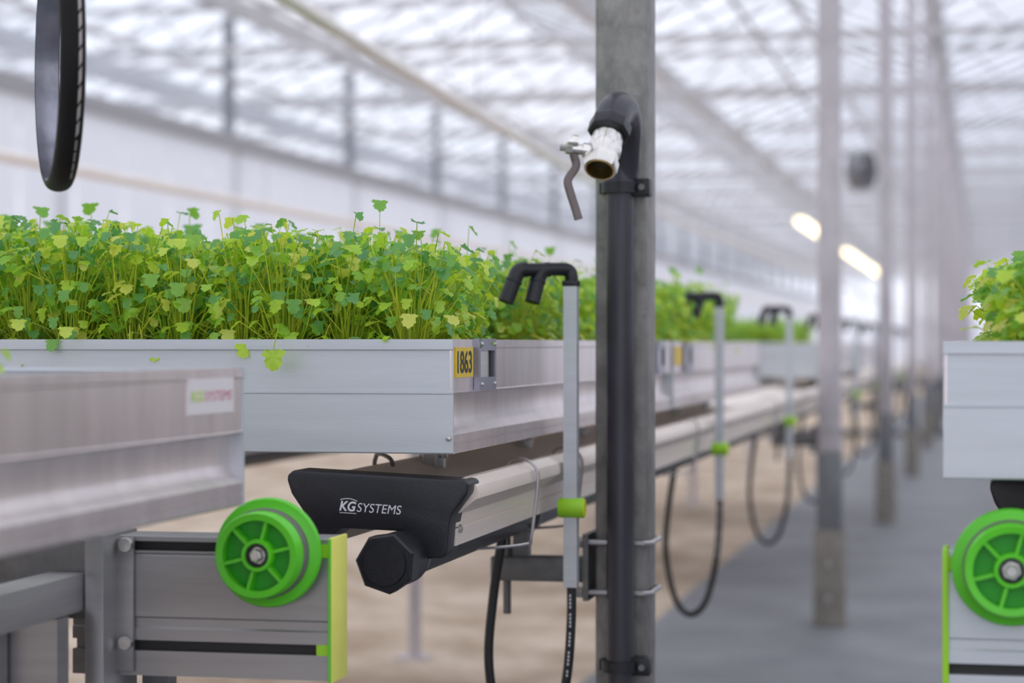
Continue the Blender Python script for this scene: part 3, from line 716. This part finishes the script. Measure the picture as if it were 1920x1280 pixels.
# wheel that carries the near tray further left hides behind the tray: carried by the same beam line
# right-hand beam
xr0 = on_y(1779, 1100, YB).x
beamR = thing('wheel_beam', 'pale slotted cross beam with green wheel at the right edge', 'beam', (xr0+.3, YB, zb0))
MB().prism(prof, lambda u, v, q: (q, YB+u, v), xr0, xr0+.9).build('profile', 'alu_end', beamR, smooth=20)
for (a, b) in ((sA, sB), (qA, qB)): MB().box(xr0, xr0+.9, YB+.0095, YB+.0125, b, a).build('slot_insert', 'slot', beamR)
epr = MB().box(xr0-.0065, xr0, YB-.003, YB+BD+.002, zb0-.09, zb1+.001, bev=.001).build('end_plate', 'clip', beamR)
MB().box(xr0, xr0+.02, YB-.002, YB+.02, zb0-.09, zb0-.004, bev=.001).build('plate_foot', 'clip', epr)
MB().box(xr0, xr0+.02, YB-.001, YB+.011, sB-.004, sA).build('slot_plug', 'clip', epr)
wr = on_y(1897, 1082, WYf)
wheel(wr.x, wc.z, WYf, beamR)
MB().box(xr0+.35, xr0+.41, YB+BD+.001, YB+BD+.05, 0, zb1).build('upright', 'beam', beamR)
# supports of the left beam
MB().box(xb1-.235, xb1-.205, YB+BD+.001, YB+BD+.03, 0, zb1-.01).build('upright', 'galv_dark', beamL)

# ================================================================== PLANTS
def leaf_on(mb, org, d, nrm, size, rng):
    """three-lobed toothed fan blade growing from org along d"""
    sde = d.cross(nrm).normalized(); n = 22; ring = []
    cup = rng.uniform(-.25, .45); dr = rng.uniform(.0, .35); asym = rng.uniform(-.12, .12); tw = rng.uniform(-.3, .3)
    cx = size*.55
    for i in range(n):
        a = math.radians(-158+316*i/(n-1))
        lobe = abs(math.cos(a*1.08))**.55 if abs(a) < 1.46 else abs(math.cos((abs(a)-1.46-.15)*1.25))**.5
        r = size*(.60+.40*lobe)*(1+(.075 if i % 2 else -.07))*(1+asym*math.sin(a))
        if abs(a) > 2.3: r *= .80
        x = cx + r*math.cos(a); y = r*.98*math.sin(a)
        ring.append(org + d*x + sde*y + nrm*(cup*y*y/size - dr*x*x/size*.5 + tw*x*y/size*.5 + .06*size*(1 if i % 4 < 2 else -1)))
    ce = org + d*cx - nrm*(.06*size+dr*cx*cx/size*.5)
    mb.add([org, ce]+ring, [(1, 2+i, 3+i) for i in range(n-1)] + [(1, 0, 2), (1, 2+n-1, 0)])
def stem_on(mb, pts, r):
    mb.tube(pts, [r, r*.92, r*.8, r*.65][:len(pts)], 4, cap=False)
def leaf_frame(rng, dirv, tilt):
    up = Vector((0, 0, 1)); d = Vector((dirv[0], dirv[1], 0)).normalized()
    nrm = (up*math.cos(tilt) + d*math.sin(tilt)).normalized()
    dd = (d - nrm*d.dot(nrm)).normalized()
    return dd, nrm
def plant_stems(rng, hgt, n, spread, droop=0):
    out_ = []
    for k in range(int(n*.42)):        # young leaves low on the clump, facing outwards
        a = rng.uniform(0, 6.283); L = rng.uniform(.5, 1.0)*spread; h = hgt*rng.uniform(.10, .62)
        tip = Vector((math.cos(a)*L, math.sin(a)*L, h)); t = rng.uniform(.2, .85)
        out_.append((Vector((math.cos(a)*.012, math.sin(a)*.012, h*.25)), Vector((math.cos(a)*L*.5, math.sin(a)*L*.5, h*.8)), tip, (math.cos(a)+rng.uniform(-.4, .4), math.sin(a)+rng.uniform(-.4, .4)), rng.uniform(.4, 1.35), rng.uniform(.0065, .0115), t))
    for k in range(n):
        a = rng.uniform(0, 6.283); r0 = rng.uniform(0, .018)
        base = Vector((r0*math.cos(a), r0*math.sin(a), 0))
        a2 = a+rng.uniform(-.6, .6); lean = rng.uniform(.15, 1)*spread; h = hgt*rng.choice((rng.uniform(.80, 1.06), rng.uniform(.80, 1.04), rng.uniform(.45, 1.0), rng.uniform(.12, .6), rng.uniform(.12, .8)))
        if rng.random() < .014: h = hgt*rng.uniform(1.08, 1.18)
        if lean > spread*.7: h *= .9
        tip = base + Vector((math.cos(a2)*lean, math.sin(a2)*lean, h))
        mid = base + Vector((math.cos(a2)*lean*.35+rng.uniform(-.012, .012), math.sin(a2)*lean*.35+rng.uniform(-.012, .012), h*.55))
        t = rng.random()
        if h < hgt*.5: t = min(1, t*.55+.5)
        out_.append((base, mid, tip, (math.cos(a2)+rng.uniform(-.5, .5), math.sin(a2)+rng.uniform(-.5, .5)), rng.uniform(.05, 1.15), rng.uniform(.0074, .0122), t))
        if h > hgt*.5 and rng.random() < .75:
            f_ = rng.uniform(.35, .8); q = mid.lerp(tip, f_); a3 = rng.uniform(0, 6.283); sd2 = Vector((math.cos(a3), math.sin(a3), .5))*rng.uniform(.008, .02)
            out_.append((q, q+sd2*.6, q+sd2, (math.cos(a3), math.sin(a3)), rng.uniform(.1, 1.2), rng.uniform(.0065, .0115), min(1, t*.8+rng.uniform(-.1, .3))))
    for k in range(droop):
        a2 = rng.uniform(-2.4, -.8); L = rng.uniform(.05, .085)
        base = Vector((0, 0, 0)); tip = Vector((math.cos(a2)*L, math.sin(a2)*L, rng.uniform(-.006, .03))); mid = Vector((tip.x*.62, tip.y*.62, .052))
        out_.append((base, mid, tip, (math.cos(a2), math.sin(a2)), rng.uniform(.9, 1.4), rng.uniform(.010, .016), rng.uniform(.4, 1)))
    return out_
def quant(t): return max(0, t)**1.25
def plant_mesh(seed, hgt, n, spread, lowtone=0.):
    rng = random.Random(seed); fo = MB(); stx = MB()
    for (b, m_, t_, dv, tilt, sz, tone) in plant_stems(rng, hgt, n, spread):
        stx.t = rng.random(); stem_on(stx, [b, m_, t_*.92+m_*.08, t_], .0008)
        d, nr = leaf_frame(rng, dv, tilt); fo.t = min(1, quant(tone)*.92+lowtone); leaf_on(fo, t_, d, nr, sz, rng)
    return fo, stx
PH = .165
VAR = []
for i in range(7):
    fo, sx = plant_mesh(100+i, PH*(.92+.03*i), 62, .056)
    VAR.append((fo.build('foliage', 'leaf', tone=True, smooth=60, link=False), sx.build('stems', 'stem', tone=True, smooth=60, link=False), fo, sx))
LITE = []
for i in range(5):
    rng_ = random.Random(700+i); fo, sx = MB(), MB()
    for k, (b, m_, t_, dv, tilt, sz, tone) in enumerate(plant_stems(rng_, PH, 36, .056)):
        if k % 3 == 0: sx.t = rng_.random(); stem_on(sx, [b, m_, t_], .0010)
        d, nr = leaf_frame(rng_, dv, tilt); fo.t = quant(tone)*.92; leaf_on(fo, t_, d, nr, sz*1.25, rng_)
    LITE.append((fo, sx))
def put_plant(loc, var, rot, sc, label, grp, cat='plant', vs_=None):
    fm, sm = (vs_ or VAR)[var][:2]
    e = thing('coriander_seedling', label, cat, (0, 0, 0), grp)
    for nm, me in (('foliage', fm), ('stems', sm)):
        o = bpy.data.objects.new(nm, me); C.objects.link(o); o.parent = e
    e.location = loc; e.rotation_euler = (0, 0, rot); e.scale = (sc, sc, sc*random.uniform(.92, 1.06))
    return e
# shared leaf and stem meshes for the plants close to the camera, whose leaves are objects of their own
LEAFV = []
for i in range(12):
    mb = MB(); rng = random.Random(900+i); mb.t = min(1, quant(i/11)*.95); leaf_on(mb, Vector((0, 0, 0)), Vector((1, 0, 0)), Vector((0, 0, 1)), 1, rng)
    LEAFV.append(mb.build('leaf', 'leaf', tone=True, smooth=60, link=False))
def fine_plant(loc, seed, hgt, n, spread, label, grp, droop=0):
    rng = random.Random(seed); e = thing('coriander_seedling', label, 'plant', (0, 0, 0), grp); e.location = loc
    stx = MB()
    for (b, m_, t_, dv, tilt, sz, tone) in plant_stems(rng, hgt, n, spread, droop):
        stx.t = rng.random(); stem_on(stx, [b, m_, t_*.92+m_*.08, t_], .00085)
        d, nr = leaf_frame(rng, dv, tilt)
        o = bpy.data.objects.new('leaf', LEAFV[min(11, max(0, int(tone*12)))]); C.objects.link(o); o.parent = e
        y = nr.cross(d); mt = Matrix((d, y, nr)).transposed().to_4x4(); mt = Matrix.Translation(t_) @ mt @ Matrix.Scale(sz, 4)
        o.matrix_local = mt
    s = stx.build('stems', 'stem', tone=True, smooth=60, link=False); o = bpy.data.objects.new('stems', s); C.objects.link(o); o.parent = e
    return e
ZS = H-.028   # top of the growing medium
def flats(x0, x1, y0, y1, zt, where):
    nxx = max(1, round((x1-x0)/.40)); nyy = max(1, round((y1-y0)/.60)); pro = None
    dx, dy = (x1-x0)/nxx, (y1-y0)/nyy
    for i in range(nxx):
        for j in range(nyy):
            loc = (x0+dx*(i+.5), y0+dy*(j+.5), 0)
            if pro is None:
                pro = thing('seedling_flat', 'shallow black seedling flat filled with peat ' + where, 'flat', (0, 0, 0), 'seedling flats ' + where)
                a, b = dx/2-.004, dy/2-.004; zb = zt-.095; f = MB()
                f.box(-a, a, -b, -b+.006, zb, zt+.004).box(-a, a, b-.006, b, zb, zt+.004).box(-a, -a+.006, -b, b, zb, zt+.004).box(a-.006, a, -b, b, zb, zt+.004).box(-a, a, -b, b, zb, zb+.004)
                f.build('flat_body', 'flat', pro); MB().box(-a+.006, a-.006, -b+.006, b-.006, zb+.004, zt).build('peat', 'soil', pro)
                pro.location = loc
            else: copy_tree(pro, loc)
ZBOT = zt1 - .130
flats(T1X-WID+.04, T1X-.035, T1Y+.02, T1E-.02, ZS, 'in the numbered tray')
flats(T1X-WID+.04, T1X-.035, T2Y+.02, T2E-.02, ZS, 'in the second tray')
flats(T1X-WID+.04, T1X-.16, T3Y+.25, T3Y+1.95, ZS, 'in the distant tray')
flats(TRX+.04, TRX+1.2, YR+.02, YR+1.9, ZS, 'in the right tray')
rest = MB(); rests = MB()
def into_stuff(loc, var, rot, sc):
    fo, sx = LITE[var % 5]
    ca, sa = math.cos(rot)*sc, math.sin(rot)*sc
    for src, dst in ((fo, rest), (sx, rests)):
        o = len(dst.v); dst.v += [(x*ca-y*sa+loc[0], x*sa+y*ca+loc[1], z*sc+loc[2]) for x, y, z in src.v]
        dst.f += [[i+o for i in f] for f in src.f]; dst.mi += src.mi; dst.tone += src.tone
SPC = .074
L1 = 'leafy green coriander seedling growing in the numbered tray'
x = T1X-.07; ci = 0; cnt = 0; rngp = random.Random(5)
while x > T1X-WID+.06:
    y = T1Y+.055; ri = 0
    while y < T1E-.05:
        jx, jy = x+rngp.uniform(-.014, .014), y+rngp.uniform(-.014, .014)
        hx = 1.15-.25*min(1, max(0, (jx-T1X+.75)/.7)); u = (jx*C_+jy*S_)/(-jx*S_+jy*C_); pxx = 960+F*u
        sc = rngp.uniform(.90, 1.04)*hx
        if ci < 2 and -.20 < jy-PY1 < .06: jx -= .055; sc *= .9
        if ri < 2 and pxx > -60:
            fine_plant((jx, jy, ZS), 3000+ci*2+ri, PH*rngp.uniform(.92, 1.08)*hx, 70, .066, 'leafy coriander seedling in the two front rows of the numbered tray', 'front row coriander seedlings', droop=((3 if ci in (5, 7) else rngp.choice((0, 1, 2))) if ri == 0 and ci else 0))
        elif pxx > -80 and (ri < 6 or ci < 7) and cnt < 230:
            put_plant((jx, jy, ZS), rngp.randrange(7), rngp.uniform(0, 6.28), sc, L1, 'coriander seedlings in the numbered tray'); cnt += 1
        else: into_stuff((jx, jy, ZS), rngp.randrange(7), rngp.uniform(0, 6.28), sc)
        y += SPC; ri += 1
    x -= SPC; ci += 1
x = T1X-.06; cnt = 0; cj = 0
while x > T1X-WID+.06:
    y = T2Y+.06
    while y < T2E-.5:
        jx, jy = x+rngp.uniform(-.015, .015), y+rngp.uniform(-.015, .015)
        if cj < 3 and cnt < 60: put_plant((jx, jy, ZS), rngp.randrange(7), rngp.uniform(0, 6.28), rngp.uniform(.84, .98), 'blurred coriander seedling growing in the second tray', 'coriander seedlings in the second tray'); cnt += 1
        else: into_stuff((jx, jy, ZS), rngp.randrange(7), rngp.uniform(0, 6.28), rngp.uniform(.84, .98))
        y += .082
    x -= .082; cj += 1
x = T1X-.215; ck = 0
while x > T1X-WID+.1:
    y = T3Y+.33
    while y < T3Y+1.9:
        if ck < 2: put_plant((x+rngp.uniform(-.012, .012), y, ZS), rngp.randrange(7), rngp.uniform(0, 6.28), rngp.uniform(.68, .80), 'blurred yellowish seedling growing in the distant tray', 'seedlings in the distant tray')
        else: into_stuff((x, y, ZS), rngp.randrange(7), rngp.uniform(0, 6.28), rngp.uniform(.68, .80))
        y += .085
    x -= .085; ck += 1
ro = rest.build('seedling_foliage', 'leaf', tone=True, smooth=60); tag(ro, 'dense mass of coriander leaves filling the back of the trays', 'foliage', kind='stuff')
so = rests.build('stems', 'stem', ro, tone=True, smooth=60); so['kind'] = 'stuff'
# right tray: rounder, denser parsley-like clumps
VARR = []
for i in range(4):
    fo, sx = plant_mesh(500+i, .110, 120, .060, .10)
    VARR.append((fo.build('foliage', 'leaf', tone=True, smooth=60, link=False), sx.build('stems', 'stem', tone=True, smooth=60, link=False)))
for i in range(4):
    for j in range(8):
        if i > 1 and j > 3: continue
        e = put_plant((TRX+.105+i*.08+rngp.uniform(-.01, .01), YR+.10+j*.085+rngp.uniform(-.01, .01), ZS), rngp.randrange(4), rngp.uniform(0, 6.28), 1.0+(.32 if i else .06), 'bright yellow green herb clump in the right hand tray', 'herb clumps in the right hand tray', vs_=VARR)
        e.name = 'herb_clump'
# a seedling at the very left, in the blurred near tray
lp = P(-118, 690, 1.95)
e = fine_plant((lp.x, lp.y, zN-.05), 77, .12, 22, .06, 'blurred seedling leaves poking in at the left edge over the near tray', 'seedlings of the near tray')
ne = MB(); ne.box(lp.x-.08, lp.x+.05, lp.y-.1, lp.y+.1, zN-.130, zN-.05); nf = tag(ne.build('seedling_flat', 'flat'), 'small black flat under the seedling in the near tray', 'flat')

# ================================================================== OVERHEAD PIPES, LAMPS, FAN, HOOP
def run_pipe(label, pts, r, grp=None):
    t = thing('overhead_pipe', label, 'pipe', pts[0])
    MB().tube(smooth_path([Vector(p) for p in pts], 8), r, 16).build('pipe_run', 'pipe_white', t, smooth=60)
    return t
X1 = -1.79
def from_px(px, py, X): return on_x(px, py, X)
p1 = [from_px(-300, -560, X1), from_px(200, -207, X1), from_px(540, -2, X1), from_px(735, 119, X1), from_px(930, 234, X1), from_px(1120, 345, X1), from_px(1235, 396, X1), from_px(1325, 435, X1), from_px(1525, 511, X1), from_px(1640, 562, X1), from_px(1745, 604, X1)]
pp1 = run_pipe('cream pipe sagging overhead above the planted tray', p1, .0195)
p2 = [(X2, y, H+.80) for X2, y in ((-4.08, 1.0), (-4.08, 9.0), (-4.08, 40), (-4.08, 90))]
pp2 = run_pipe('cream pipe running low in front of the white side wall', p2, .026)
for y in COLS[1:20]:
    for (X, t, base) in ((-4.08, pp2, H+.82),):
        MB().tube([(X, y, base), (X, y, TB-.03)], .003, 5).build('hanger', 'steel', t)
for y in COLS[1:8]:
    zz = None
    sm = smooth_path([Vector(p) for p in p1], 8)
    for a, b in zip(sm, sm[1:]):
        if a.y <= y <= b.y: zz = a.z
    if zz: MB().tube([(X1, y, zz), (X1, y, TB-.03)], .003, 5).build('hanger', 'steel', pp1)
# linear lamps
LXX = -2.05
for i, (a, b, pyy) in enumerate((((1498, 416), (1543, 442), 0), ((1584, 465), (1622, 491), 0), ((1626, 494), (1658, 514), 0))):
    A, B = on_x(*a, LXX), on_x(*b, LXX); z = H+1.24*2.05/1.79
    t = thing('linear_lamp', ['lit yellow linear lamp hanging left of the second column', 'lit yellow linear lamp hanging just right of the second column', 'lit yellow linear lamp hanging beside the third column'][i], 'lamp', (LXX, A.y, z), 'linear lamps over the benches')
    MB().prism([(-.05, .03), (-.02, .055), (.02, .055), (.05, .03), (.05, .01), (-.05, .01)], lambda u, v, q: (LXX+u, q, z+v), A.y, B.y).build('housing', 'alu_end', t)
    MB().prism([(-.045, .012), (.045, .012), (.042, -.04), (.02, -.065), (-.02, -.065), (-.042, -.04)], lambda u, v, q: (LXX+u, q, z+v), A.y+.05, B.y-.05).build('diffuser', 'lamp', t)
    for y in (A.y+.4, B.y-.4): MB().tube([(LXX, y, z+.05), (LXX, y, 3.83)], .003, 5).build('hanger', 'steel', t)
# circulation fan
fc = P(1615, 320, 30.0); fd = (FWD*.62+RIGHT*-.78).normalized()
fan = thing('circulation_fan', 'dark round circulation fan hanging below the roof by the second column', 'fan', fc)
MB().lathe([(.25, -.10), (.262, -.10), (.262, .10), (.25, .10)], fc, fd, 32, closed=True).build('ring', 'fan', fan)
MB().lathe([(0, -.08), (.07, -.07), (.075, .08), (0, .1)], fc, fd, 20).build('motor', 'fan', fan)
sdv = fd.cross(UP).normalized()
for k in range(5):
    a = 2*math.pi*k/5; d = sdv*math.cos(a)+UP*math.sin(a); n = fd.cross(d)
    b = MB(); pts = []
    for r, wd in ((.06, .035), (.15, .06), (.245, .075)):
        for s in (-1, 1):
            for tk in (-.004, .004): pts.append(fc+d*r+n*s*wd+fd*(s*.03+tk))
    b.add(pts, [(0, 4, 6, 2), (4, 8, 10, 6), (1, 3, 7, 5), (5, 7, 11, 9), (0, 1, 5, 4), (4, 5, 9, 8), (2, 6, 7, 3), (6, 10, 11, 7), (8, 9, 11, 10), (0, 2, 3, 1)]); b.build('blade', 'fan', fan)
gg = MB()
for r in (.08, .14, .2, .25): gg.lathe([(r-.003, -.105), (r+.003, -.105), (r+.003, -.099), (r-.003, -.099)], fc, fd, 28, closed=True)
for k in range(8):
    a = math.pi*k/8; d = sdv*math.cos(a)+UP*math.sin(a); gg.tube([fc-d*.25-fd*.1, fc+d*.25-fd*.1], .003, 5)
gg.build('guard', 'fan', fan)
for s in (-.2, .2): MB().tube([fc+sdv*s+UP*.16, Vector((fc.x, fc.y, GUT-.06))+sdv*s], .006, 6).build('suspension_rod', 'steel', fan)
# hanging black hoop
rc = P(111, 118, 2.42); ray = (rc-Vector((0, 0, H))).normalized(); hr = UP.cross(ray).normalized()*-1
yaw = math.radians(6.2)
towards = (-ray*math.cos(yaw) + hr*math.sin(yaw)); towards.z = 0; towards.normalize()
hax = UP.cross(towards).normalized()          # hoop axle, to one side
if hax.dot(RIGHT) < 0: hax = -hax
R = .139; hw = .0135
hoop = thing('rubber_hoop', 'black rubber hoop with white printed marks hanging at upper left', 'hoop', rc)
prof_o = [(R-.013+.013*math.cos(math.radians(a))**.7, hw*math.sin(math.radians(a))) for a in (-89, -75, -60, -45, -30, -15, 0, 15, 30, 45, 60, 75, 89)]
MB().lathe(prof_o + [(R-.0125, hw*.9), (R-.0125, -hw*.9)], rc, hax, 96, closed=True).build('tyre', 'tyre', hoop, smooth=60)
M['liner'] = mat('grey_inner_liner', (.26, .26, .30), .22, .75, .35, 14)
MB().lathe([(R-.0124, -hw*.95), (R-.0136, -hw*.95), (R-.0141, 0), (R-.0136, hw*.95), (R-.0124, hw*.95)], rc, hax, 96, closed=True).build('inner_liner', 'liner', hoop, smooth=60)
def hp_(ang, a):
    rr = R-.013+.013*math.sqrt(1-(a/hw)**2)**.7+.0006
    return rc + hax*a + (towards*math.cos(ang)+UP*math.sin(ang))*rr
mk = MB()
for i in range(11):
    a0_ = math.radians(47-i*8.0); 
    for k in range(3):
        b0 = a0_-math.radians(k*2.1); b1 = b0-math.radians(2.1)
        e0 = hw*.36; e1_ = hw*.60
        sh = math.radians(1.2)
        mk.add([hp_(b0-sh, e0), hp_(b0+sh, e1_), hp_(b1+sh, e1_), hp_(b1-sh, e0)], [(0, 1, 2, 3)])
M['mark'] = mat('worn_print', (.38, .34, .32), .6)
mk.build('printed_marks', 'mark', hoop)
tx = MB()
for i in range(24):
    b0 = math.radians(-42-i*1.15); b1 = b0-math.radians(.75)
    if i % 6 == 5: continue
    tx.add([hp_(b0, hw*.38), hp_(b0, hw*.56), hp_(b1, hw*.56), hp_(b1, hw*.38)], [(0, 1, 2, 3)])
tx.build('small_print', 'mark', hoop)
top = rc+UP*(R-.012)
MB().tube([top+hax*.0, Vector((top.x, top.y, TB-.06))], .003, 6).build('suspension_wire', 'steel', hoop)
# far cross beam closing the aisle
fb_ = thing('cross_rail', 'dark low cross rail at the far end of the aisle', 'rail', (0, 24.2, 0))
MB().box(-3, 4, 24.1, 24.3, .0, .07).build('kerb', 'galv_dark', fb_)
MB().box(-3, 4, 24.15, 24.25, .52, .60).build('rail', 'galv_dark', fb_)
for i in range(12): MB().box(-2.9+i*.6, -2.82+i*.6, 24.16, 24.24, .07, .52).build('upright', 'galv_dark', fb_)
